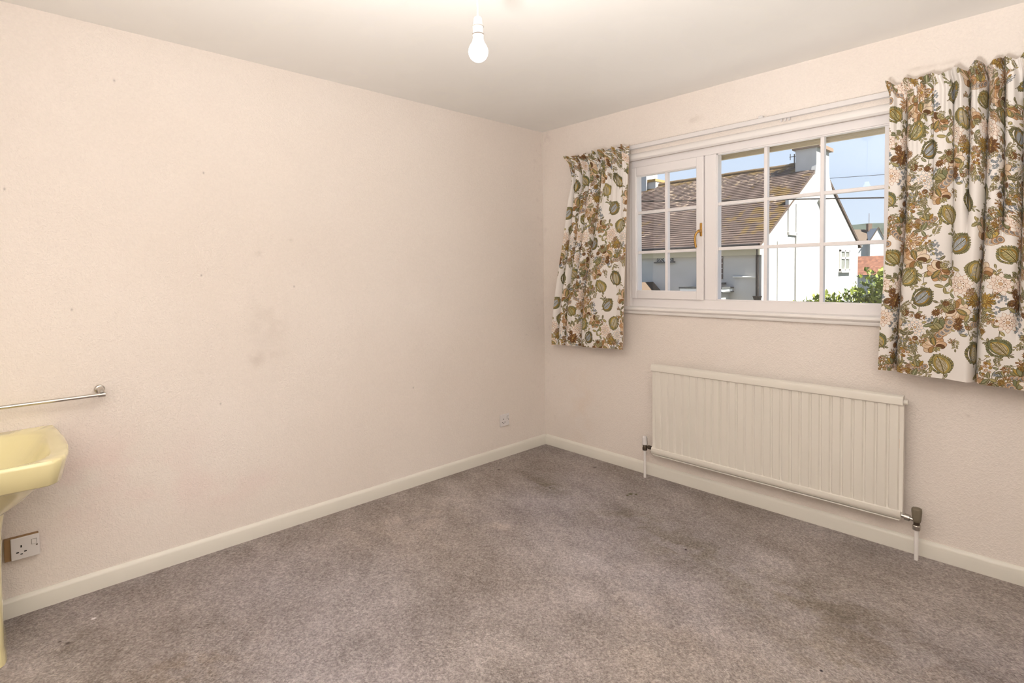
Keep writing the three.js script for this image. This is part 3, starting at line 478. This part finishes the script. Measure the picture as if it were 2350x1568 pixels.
  for (const z of [-0.12, 0.12]) { const t = mesh('tap', [(() => { const g = lathe([[0, T], [0.022, T], [0.020, T + 0.01], [0.012, T + 0.02], [0.011, T + 0.05], [0.02, T + 0.055], [0.022, T + 0.076], [0.012, T + 0.082], [0, T + 0.082]], 20); g.translate(0.075, 0, z + (z < 0 ? 0.14 : -0.02)); return g; })(), tube([[0.075, T + 0.045, z + (z < 0 ? 0.14 : -0.02)], [0.12, T + 0.05, z + (z < 0 ? 0.14 : -0.02)], [0.17, T + 0.035, z + (z < 0 ? 0.14 : -0.02)]], 0.009, 14, 12)], M.chrome, b); t.userData.label = 'chrome pillar tap'; }
}

// ------------------------------------------------------------------ pendant lamp
{
  const p = tag(group('pendant_lamp', [1.628, 0, 2.0]), 'bare lit bulb hanging from a white flex and holder', 'lamp');
  mesh('ceiling_rose', lathe([[0, 2.40], [0.04, 2.40], [0.038, 2.385], [0.028, 2.374], [0.008, 2.368], [0, 2.368]], 32), M.plastic, p);
  mesh('flex', tube([[0, 2.37, 0], [0.001, 2.25, 0], [0, 2.16, 0.001], [0, 2.085, 0]], 0.0024, 20, 8), M.plastic, p);
  mesh('lamp_holder', lathe([[0, 2.092], [0.010, 2.092], [0.0125, 2.088], [0.0145, 2.0665], [0.0165, 2.0655], [0.0165, 2.0625], [0.0152, 2.062], [0.0155, 2.045], [0.0165, 2.043], [0.0165, 2.0405], [0.012, 2.0405]], 36), M.plastic, p).userData.label = 'white plastic lamp holder';
  mesh('shade_ring', (() => { const g = new THREE.TorusGeometry(0.0160, 0.0016, 10, 36); g.rotateX(Math.PI / 2); g.translate(0, 2.064, 0); return g; })(), std(new THREE.Color('#8c857e'), 0.5), p);
  mesh('skirt_ring', (() => { const g = new THREE.TorusGeometry(0.0155, 0.0022, 10, 36); g.rotateX(Math.PI / 2); g.translate(0, 2.0405, 0); return g; })(), std(new THREE.Color('#4a3f36'), 0.6), p);
  mesh('bulb_cap', lathe([[0, 2.052], [0.0112, 2.052], [0.0112, 2.035], [0.0125, 2.033], [0.0125, 2.030], [0, 2.030]], 28), M.dullMetal, p);
  const glow = new THREE.MeshStandardMaterial({ color: 0xffffff, roughness: 0.5, emissive: new THREE.Color(1.0, 0.97, 0.93), emissiveIntensity: 1.6 });
  const bulb = mesh('bulb', lathe([[0, 1.960], [0.008, 1.9612], [0.016, 1.9648], [0.023, 1.9708], [0.0277, 1.979], [0.0297, 1.989], [0.0285, 1.999], [0.0250, 2.0075], [0.0205, 2.0145], [0.0172, 2.0215], [0.0155, 2.029], [0.0150, 2.037], [0.0115, 2.040]], 40), glow, p);
  bulb.userData.label = 'glowing white glass bulb'; bulb.castShadow = false;
  const L = new THREE.PointLight(new THREE.Color(1.0, 0.96, 0.91), BULB_POWER, 0, 2); L.position.set(0, 1.988, 0); L.castShadow = true; L.shadow.radius = 1.4; L.name = 'bulb_light'; p.add(L);
}

// ------------------------------------------------------------------ the photographer's flash head, behind the camera, bounced off the ceiling
{
  const f = tag(group('flash_head', [2.70, 0.85, 3.50]), 'small photographic flash head on a stand turned up towards the ceiling', 'flash');
  const body = mesh('body', new RoundedBoxGeometry(0.075, 0.10, 0.06, 3, 0.008), M.dark, f); body.position.y = -0.06;
  const face = mesh('diffuser', new THREE.BoxGeometry(0.068, 0.006, 0.045), new THREE.MeshStandardMaterial({ color: 0xffffff, emissive: 0xffffff, emissiveIntensity: 2 }), f); face.position.y = -0.006; face.castShadow = false;
  mesh('stand', [rod([0, -0.11, 0], [0, -0.65, 0], 0.012), rod([0, -0.6, 0], [0.22, -0.845, 0.12], 0.008), rod([0, -0.6, 0], [-0.2, -0.845, 0.18], 0.008), rod([0, -0.6, 0], [0.05, -0.845, -0.2], 0.008)], M.dark, f);
  const L = new THREE.SpotLight(new THREE.Color(1.0, 0.98, 0.95), FLASH_POWER, 0, 1.2, 1.0, 2); L.position.set(0, 0.01, 0); L.target.position.set(-0.02, 1, -0.42); L.castShadow = true; L.shadow.radius = 7; f.add(L, L.target);
}

// ------------------------------------------------------------------ outside: ground and hill
{
  const g = new THREE.PlaneGeometry(700, 620, 60, 60); g.rotateX(-Math.PI / 2); g.translate(-60, 0, -305);
  const p = g.attributes.position;
  for (let i = 0; i < p.count; i++) { const x = p.getX(i), z = p.getZ(i), d = -z; p.setY(i, -2.75 + 30 * smooth(110, 400, d) * (0.85 + 0.25 * vnoise(x / 40, z / 60, 91)) + (d > 300 ? 3 * vnoise(x / 9, z / 30, 95) : 0)); }
  g.computeVertexNormals();
  const t = dataTexture(256, 256, (x, y) => { const n = fbm(x / 12, y / 12, 97, 5); return [52 + 36 * (n - 0.5), 62 + 38 * (n - 0.5), 50 + 30 * (n - 0.5)]; }); t.repeat.set(14, 12);
  structure(mesh('ground', g, new THREE.MeshStandardMaterial({ map: t, roughness: 1 })), 'green ground rising to a wooded hill far behind the houses');
}
structure(mesh('added_paving', box(-9, 12, -2.76, -2.72, -4.6, -0.12), std(new THREE.Color('#a8a297'), 0.95)), 'unseen pale paving added to bounce sunlight into the room');  // out of view, added to bounce sunlight through the window onto the ceiling
M.render = new THREE.MeshStandardMaterial({ map: (() => { const t = dataTexture(512, 512, (x, y) => { const c = fbm(x / 50, y / 26, 81, 4) - 0.5; return [184 + c * 12, 183 + c * 12, 178 + c * 14]; }); t.repeat.set(1 / 5, 1 / 5); return t; })(), roughness: 0.9 });
// weathered plain tiles: lichen spots up by the ridge, moss along the verge
const RX0 = -9.5, RX1 = -1.97, ZR = -12.63, YR = 4.13, ZE = -8.82, YE = 1.885;
const roofMap = dataTexture(1024, 512, (ix, iy) => {
  const x = RX0 + (ix + 0.5) / 1024 * (RX1 - RX0), t = (iy + 0.5) / 512;                     // t: 0 eave .. 1 ridge
  const n = fbm(x * 3, t * 9, 83, 4) - 0.5, tile = hash(Math.floor(x / 0.165 + (Math.floor(t * 39) % 2) * 0.5), Math.floor(t * 39), 4) - 0.5;
  let r = 76 + n * 28 + tile * 17, g = 62 + n * 26 + tile * 15, b = 54 + n * 24 + tile * 14;
  const spots = smooth(0.62, 0.74, vnoise(x * 16, t * 60, 85)) * smooth(0.45, 0.65, fbm(x * 2.5, t * 6, 86, 3) + 0.55 * (t - 0.62));
  r += spots * 58; g += spots * 56; b += spots * 46;
  const moss = smooth(0.5, 0.7, fbm(x * 7, t * 22, 87, 4) + 0.34 * smooth(-3.3, -2.2, x) * smooth(0.0, 0.2, t) * smooth(1, 0.55, t) + 0.26 * smooth(0.86, 0.99, t) - 0.18);
  r += moss * (100 - r) * 0.8; g += moss * (78 - g) * 0.8; b += moss * (32 - b) * 0.8;
  return [r, g, b];
});
{
  const h = tag(group('neighbour_house'), 'white rendered house with a mossy brown tiled roof and a sunlit gable end', 'house');
  const XG = -2.011, part = (n, g, m, p = h) => mesh(n, g, m, p);
  const wallShape = new THREE.Shape([[9, -2.8], [16.1, -2.8], [16.1, 2.06], [12.63, 4.04], [9, 1.93]].map(([z, y]) => new THREE.Vector2(z, y)));
  const alongX = (shape, x0, x1) => { const g = new THREE.ExtrudeGeometry(shape, { depth: x1 - x0, bevelEnabled: false }); g.applyMatrix4(new THREE.Matrix4().makeBasis(V(0, 0, -1), V(0, 1, 0), V(1, 0, 0))); g.translate(x0, 0, 0); return uvMetres(g); };   // shape x -> -z, depth -> +x
  part('walls', alongX(wallShape, RX0 + 0.1, XG), M.render);
  // front roof slope in overlapping courses
  const n = 39, P = [], U = [], I = []; const len = Math.hypot(YR - YE, ZR - ZE), nz = (YR - YE) / len, ny = (ZE - ZR) / len;
  for (let k = 0; k < n; k++) for (const [t, o] of [[k / n, 0.016], [(k + 1) / n, 0.002]]) { const y = YE + (YR - YE) * t + ny * o, z = ZE + (ZR - ZE) * t + nz * o; for (const x of [RX0, RX1]) { P.push(x, y, z); U.push((x - RX0) / (RX1 - RX0), t); } }
  for (let k = 0; k < 2 * n - 1; k++) { const a = k * 2; I.push(a, a + 1, a + 2, a + 1, a + 3, a + 2); }
  let g = new THREE.BufferGeometry(); g.setAttribute('position', new THREE.Float32BufferAttribute(P, 3)); g.setAttribute('uv', new THREE.Float32BufferAttribute(U, 2)); g.setIndex(I); g = g.toNonIndexed(); g.computeVertexNormals();
  const roofMat = new THREE.MeshStandardMaterial({ map: roofMap, roughness: 0.95 });
  part('roof_slope', g, roofMat);
  const plainRoof = std(new THREE.Color('#51443b'), 0.95);
  part('roof_deck', alongX(new THREE.Shape([[8.83, 1.83], [12.63, 4.06], [16.3, 1.97], [16.3, 2.04], [12.63, 4.125], [8.83, 1.875]].map(([z, y]) => new THREE.Vector2(z, y))), RX0, RX1), plainRoof);
  part('roof_slope', alongX(new THREE.Shape([[12.63, 4.12], [16.35, 1.985], [16.35, 2.02], [12.63, 4.155]].map(([z, y]) => new THREE.Vector2(z, y))), RX0, RX1), plainRoof);
  const ridgeMat = std(new THREE.Color('#5c4a2f'), 0.95), ridgeTile = new THREE.CylinderGeometry(0.085, 0.085, 0.445, 10, 1, false, 0, Math.PI); ridgeTile.rotateZ(Math.PI / 2);
  for (let i = 0; i < 16; i++) part('ridge_tile', ridgeTile, ridgeMat).position.set(RX0 + i * 0.45 + 0.225, YR - 0.02 + 0.012 * (hash(i, 3, 5) - 0.5), ZR);
  part('gutter', tube([[RX0, YE - 0.03, ZE + 0.05], [RX1, YE - 0.02, ZE + 0.05]], 0.045, 2, 10), M.dark);
  part('soffit', box(RX0 + 0.1, XG, 1.66, 1.84, -9.0, -8.9), std(new THREE.Color('#b9b39a'), 0.8));
  // corner downpipe with hopper foot
  part('downpipe', [rod([XG - 0.06, 1.85, -8.93], [XG - 0.06, 0.75, -8.93], 0.035, 10), (() => { const c = new THREE.CylinderGeometry(0.10, 0.045, 0.16, 10); c.translate(XG - 0.06, 0.69, -8.93); return c; })(), rod([XG - 0.06, 0.65, -8.93], [XG - 0.06, -2.7, -8.93], 0.035, 10)], M.dark);
  // chimney breast on the gable with shoulders and a pointed niche
  const br = new THREE.Shape([[10.86, -2.8], [13.6, -2.8], [13.6, 2.95], [13.46, 3.45], [13.2, 3.8], [13.16, 4.0], [13.16, 4.44], [12.2, 4.44], [12.2, 4.0], [12.12, 3.74], [11.66, 3.36], [11.2, 3.12], [10.86, 2.9]].map(([z, y]) => new THREE.Vector2(z, y)));
  const ni = new THREE.Path(); ni.moveTo(12.05, 2.28); ni.lineTo(12.05, 2.68); ni.quadraticCurveTo(12.08, 2.95, 12.42, 3.14); ni.quadraticCurveTo(12.78, 2.95, 12.8, 2.68); ni.lineTo(12.8, 2.28); ni.closePath(); br.holes.push(ni);
  part('chimney_breast', alongX(br, XG - 0.05, XG + 0.06), M.render);
  part('buttress', alongX(new THREE.Shape([[9.84, -2.8], [10.87, -2.8], [10.87, 2.2], [10.2, 2.12], [9.84, 1.98]].map(([z, y]) => new THREE.Vector2(z, y))), XG - 0.05, XG + 0.02), M.render);
  part('flue', [box(XG - 0.05, XG + 0.035, 2.2, 3.05, -10.87, -10.45, 0.01), box(XG - 0.05, XG + 0.06, 2.14, 2.22, -10.9, -10.42, 0.01)], M.render);
  const stack = part('chimney_stack', box(-2.46, XG - 0.051, 3.3, 4.44, -13.15, -12.205), M.render);
  part('cap', [box(-2.52, XG + 0.15, 4.44, 4.53, -13.22, -12.14)], std(new THREE.Color('#7d6650'), 0.9), stack);
  for (const z of [-12.45, -12.9]) part('pot', (() => { const c = lathe([[0, 4.53], [0.13, 4.53], [0.11, 4.6], [0.1, 4.85], [0.13, 4.9], [0.1, 4.9], [0, 4.88]], 16); c.translate(-2.2, 0, z); return c; })(), std(new THREE.Color('#a0603c'), 0.9), stack);
  part('aerial', [rod([-2.50, 4.0, -12.25], [-2.50, 4.36, -12.25], 0.012, 6), rod([-2.62, 4.30, -12.25], [-2.46, 4.30, -12.25], 0.010, 6), rod([-2.60, 4.22, -12.25], [-2.60, 4.38, -12.25], 0.008, 6)], M.dark);
  const far = part('chimney_stack', box(-7.62, -7.02, 3.2, 4.75, -12.95, -12.3), M.render);
  part('cap', box(-7.02, -6.72, 4.22, 4.30, -12.95, -12.35), std(new THREE.Color('#9b7f4e'), 0.9), far);
  part('shoulder', box(-7.02, -6.74, 3.2, 4.22, -12.9, -12.4), M.render, far);
  // windows
  const glassDark = std(new THREE.Color('#3a4046'), 0.15), lead = std(new THREE.Color('#d6dcda'), 0.6), sillDark = std(new THREE.Color('#4a4d4c'), 0.8);
  const lw = part('window', box(-4.58, -4.13, 1.57, 1.84, -9.01, -8.985), glassDark);
  part('window_bar', (() => { const q = []; for (const [x0, x1] of [[-4.575, -4.37], [-4.345, -4.135]]) { const cx = (x0 + x1) / 2; for (const s of [-1, 1]) for (const o of [-0.07, 0, 0.07]) q.push(rod([cx - 0.09, 1.705 + s * 0.1 + o, -8.98], [cx + 0.09, 1.705 - s * 0.1 + o, -8.98], 0.0065, 4)); } q.push(box(-4.37, -4.345, 1.57, 1.84, -9, -8.975)); return q; })(), lead, lw);
  part('window_sill', box(-4.64, -4.08, 1.535, 1.572, -9.0, -8.93), sillDark, lw);
  const ash = new THREE.Shape(); ash.moveTo(-3.12, 1.14); ash.lineTo(-2.875, 1.14); ash.lineTo(-2.875, 1.62); ash.quadraticCurveTo(-2.89, 1.74, -3.0, 1.79); ash.quadraticCurveTo(-3.11, 1.74, -3.12, 1.62); ash.closePath();
  const aw = part('window', (() => { const q = new THREE.ExtrudeGeometry(ash, { depth: 0.03, bevelEnabled: false }); q.translate(0, 0, -9.01); return q; })(), std(new THREE.Color('#4a3a35'), 0.3));
  part('window_bar', [box(-3.0, -2.985, 1.14, 1.78, -8.99, -8.97), ...[1.26, 1.38, 1.5, 1.62].map((y) => box(-3.12, -2.875, y - 0.006, y + 0.006, -8.99, -8.97))], lead, aw);
  part('window_sill', box(-3.2, -2.80, 1.02, 1.06, -9.0, -8.92), sillDark, aw);
  const gw = part('window', box(XG - 0.01, XG + 0.015, 1.29, 1.87, -15.15, -14.33), std(new THREE.Color('#7c7f78'), 0.2));
  part('window_frame', [box(XG, XG + 0.04, 1.27, 1.33, -15.18, -14.3), box(XG, XG + 0.04, 1.83, 1.89, -15.18, -14.3), box(XG, XG + 0.04, 1.62, 1.67, -15.15, -14.33), ...[-15.18, -14.77, -14.37].map((z) => box(XG, XG + 0.04, 1.28, 1.88, z, z + 0.07))], std(new THREE.Color('#e9e6dc'), 0.6), gw);
  part('window_sill', box(XG, XG + 0.09, 1.23, 1.27, -15.25, -14.24), M.render, gw);
  // flat roofed bay, waste pipe and the little porch
  const bay = part('bay', box(-3.55, -2.72, -2.8, 0.86, -9.0, -8.55), M.render);
  part('bay_roof', [box(-3.66, -2.62, 0.93, 0.965, -9.0, -8.42), box(-3.66, -2.62, 0.845, 0.87, -9.0, -8.44)], sillDark, bay);
  part('bay_fascia', box(-3.64, -2.64, 0.87, 0.93, -9.0, -8.44), std(new THREE.Color('#e8eaea'), 0.7), bay);
  part('bay_window', box(-3.4, -2.86, 0.2, 0.76, -8.56, -8.54), std(new THREE.Color('#8f968c'), 0.2), bay);
  part('waste_pipe', rod([-2.62, 1.185, -8.95], [-2.06, 1.175, -8.95], 0.018, 8), std(new THREE.Color('#d9d6cc'), 0.7));
  const pz = -8.0, porch = part('porch', box(-4.98, -4.42, -2.8, 0.78, -9.0, pz - 0.15), M.render);
  const slope = (s) => { const sh = new THREE.Shape([[0, 0], [0.42, -0.42], [0.42, -0.47], [0, -0.05]].map(([x, y]) => new THREE.Vector2(s * x, y))); const q = new THREE.ExtrudeGeometry(sh, { depth: 1.0, bevelEnabled: false }); q.translate(-4.70, 1.07, -9.0); return q; };
  part('porch_roof', [slope(1), slope(-1)], std(new THREE.Color('#5c4d3e'), 0.95), porch);
  part('bargeboard', [rod([-4.70, 1.04, pz + 0.01], [-4.27, 0.61, pz + 0.01], 0.035, 4), rod([-4.70, 1.04, pz + 0.01], [-5.13, 0.61, pz + 0.01], 0.035, 4)], sillDark, porch);
}
// ------------------------------------------------------------------ outbuilding with a red roof, houses on the hillside
{
  const o = tag(group('outbuilding'), 'low building with a red tiled roof behind the green tree', 'building');
  const red = new THREE.MeshStandardMaterial({ map: (() => { const t = dataTexture(256, 256, (x, y) => { const k = hash(Math.floor(x / 8 + (Math.floor(y / 12) % 2) * 0.5), Math.floor(y / 12), 6) - 0.5, e = y % 12 < 2 ? -22 : 0; return [118 + k * 34 + e, 78 + k * 28 + e, 58 + k * 22 + e]; }); t.repeat.set(0.4, 0.4); return t; })(), roughness: 0.95 });
  const prism = (x0, x1, z0, z1, ye, yr) => { const s = new THREE.Shape([[-z0, ye], [-(z0 + z1) / 2, yr], [-z1, ye]].map(([a, b]) => new THREE.Vector2(a, b))); const g = new THREE.ExtrudeGeometry(s, { depth: x1 - x0, bevelEnabled: false }); g.applyMatrix4(new THREE.Matrix4().makeBasis(V(0, 0, -1), V(0, 1, 0), V(1, 0, 0))); g.translate(x0, 0, 0); return uvMetres(g); };
  mesh('walls', box(-7, -3.1, -2.8, 1.1, -27, -23.8), M.render, o);
  mesh('roof', prism(-7.1, -3.0, -23.6, -27.2, 1.08, 1.9), red, o);
  const k = tag(group('hillside_house'), 'distant white house with a brown roof and a front gable below the wooded hill', 'house');
  const brown = std(new THREE.Color('#5e5144'), 0.95), grey = std(new THREE.Color('#5a5651'), 0.95);
  mesh('walls', [box(-57, -46.5, 3, 10.4, -210, -201.5), box(-46.5, -36, 3, 9.6, -210, -201)], M.render, k);
  mesh('roof', [prism(-57.5, -45, -200.8, -211, 10.2, 14.3)], brown, k);
  mesh('roof', [prism(-46.4, -35, -200.5, -211, 9.4, 12.6)], grey, k);
  mesh('gable', (() => { const s = new THREE.Shape([[-48.4, 3], [-43.8, 3], [-43.8, 10.2], [-45.9, 14.3], [-48.4, 10.3]].map(([a, b]) => new THREE.Vector2(a, b))); const g = new THREE.ExtrudeGeometry(s, { depth: 6, bevelEnabled: false }); g.translate(0, 0, -206); return uvMetres(g); })(), M.render, k);
  mesh('bargeboard', [rod([-45.9, 14.5, -199.8], [-43.4, 9.8, -199.8], 0.16, 4), rod([-45.9, 14.5, -199.8], [-48.8, 9.9, -199.8], 0.16, 4)], brown, k);
  mesh('chimney', [box(-46.6, -45.4, 13.5, 16.0, -205, -203.8), rod([-46, 16, -204.4], [-46, 19.4, -204.4], 0.07, 5)], std(new THREE.Color('#6c5a4c'), 0.9), k);
  mesh('window', [box(-42, -40.8, 6.5, 8.3, -200.99, -200.9)], std(new THREE.Color('#5c6670'), 0.3), k);
  k.position.set(-46, 0, -203); k.rotation.y = 0.8; k.children.forEach((m) => m.position.set(46, 0, 203));
}
// ------------------------------------------------------------------ overhead wires
function wire(name, a, b, sag, r, label) { const pts = []; for (let i = 0; i <= 12; i++) { const t = i / 12; pts.push([a[0] + (b[0] - a[0]) * t, a[1] + (b[1] - a[1]) * t - sag * 4 * t * (1 - t), a[2] + (b[2] - a[2]) * t]); } const m = mesh(name, tube(pts, r, 24, 6), std(new THREE.Color('#2e2a28'), 0.8)); return tag(m, label, 'wire'); }
wire('overhead_cable', [-13, 3.75, -6], [8, 1.75, -6], 0.12, 0.011, 'thick black overhead cable crossing in front of the white gable');
wire('overhead_wire', [-14, 4.95, -20], [12, 3.32, -20], 0.02, 0.011, 'thin overhead wire crossing the sky above the black cable', 'thin overhead wires');
wire('overhead_wire', [-14, 5.38, -20], [12, 3.86, -20], 0.02, 0.009, 'topmost thin overhead wire crossing the sky', 'thin overhead wires');
// ------------------------------------------------------------------ tree
{
  const t = tag(group('garden_tree', [0.3, -2.75, -7]), 'bushy light green garden tree outside in front of the white gable', 'tree');
  const bark = std(new THREE.Color('#5a4a38'), 0.95), twigs = [];
  const blobs = [[0.28, 3.42, -0.1, 0.42, 0.62, 0.5], [0.62, 3.5, 0.0, 0.4, 0.58, 0.5], [0.0, 3.25, 0.05, 0.42, 0.42, 0.45], [-0.42, 3.28, 0.1, 0.34, 0.36, 0.35], [-0.75, 3.2, 0.1, 0.24, 0.3, 0.3], [-0.15, 2.7, 0, 0.7, 0.5, 0.6], [0.5, 2.7, 0, 0.7, 0.5, 0.6]];
  for (const b of blobs) twigs.push(tube([[0.05, 1.2, 0], [b[0] * 0.5, 2.2, b[2]], [b[0], b[1] + b[4] * 0.5, b[2]]], 0.02, 8, 6));
  mesh('trunk', [tube([[0, 0, 0], [0.04, 0.7, 0.02], [0.05, 1.5, 0]], 0.07, 8, 8), ...twigs], bark, t);
  const lg = new THREE.BufferGeometry(); lg.setAttribute('position', new THREE.Float32BufferAttribute([0, 0, 0, 0.3, 0.45, 0.06, -0.3, 0.45, 0.06, 0, 0.5, -0.02, 0.16, 0.85, 0.02, -0.16, 0.85, 0.02, 0, 1.05, -0.06], 3)); lg.setIndex([0, 1, 3, 0, 3, 2, 1, 4, 3, 3, 4, 6, 3, 6, 5, 2, 3, 5]); lg.computeVertexNormals();
  const lm = new THREE.MeshPhysicalMaterial({ color: 0xffffff, roughness: 0.75, transmission: 0.15, thickness: 0, side: THREE.DoubleSide });
  const N = 9000, im = new THREE.InstancedMesh(lg, lm, N), o = new THREE.Object3D(), col = new THREE.Color();
  for (let i = 0; i < N; i++) {
    const b = blobs[Math.floor(rnd() * blobs.length)], a = rnd() * 6.283, c = rr(-1, 1), q = Math.sqrt(1 - c * c), rad = Math.pow(rnd(), 0.4) * (1 + 0.18 * rnd());
    o.position.set(b[0] + b[3] * rad * q * Math.cos(a), b[1] + b[4] * rad * c, b[2] + b[5] * rad * q * Math.sin(a));
    o.rotation.set(rr(-1.6, 1.6), rnd() * 6.28, rr(-1.2, 1.2)); o.scale.setScalar(rr(0.06, 0.105)); o.updateMatrix(); im.setMatrixAt(i, o.matrix);
    const v = rnd(); col.setRGB(0.06 + 0.22 * v, 0.10 + 0.23 * v, 0.009 + 0.02 * v); im.setColorAt(i, col);
  }
  im.name = 'foliage'; im.userData.kind = 'stuff'; im.castShadow = im.receiveShadow = true; t.add(im);
}

renderer.render(scene, camera);
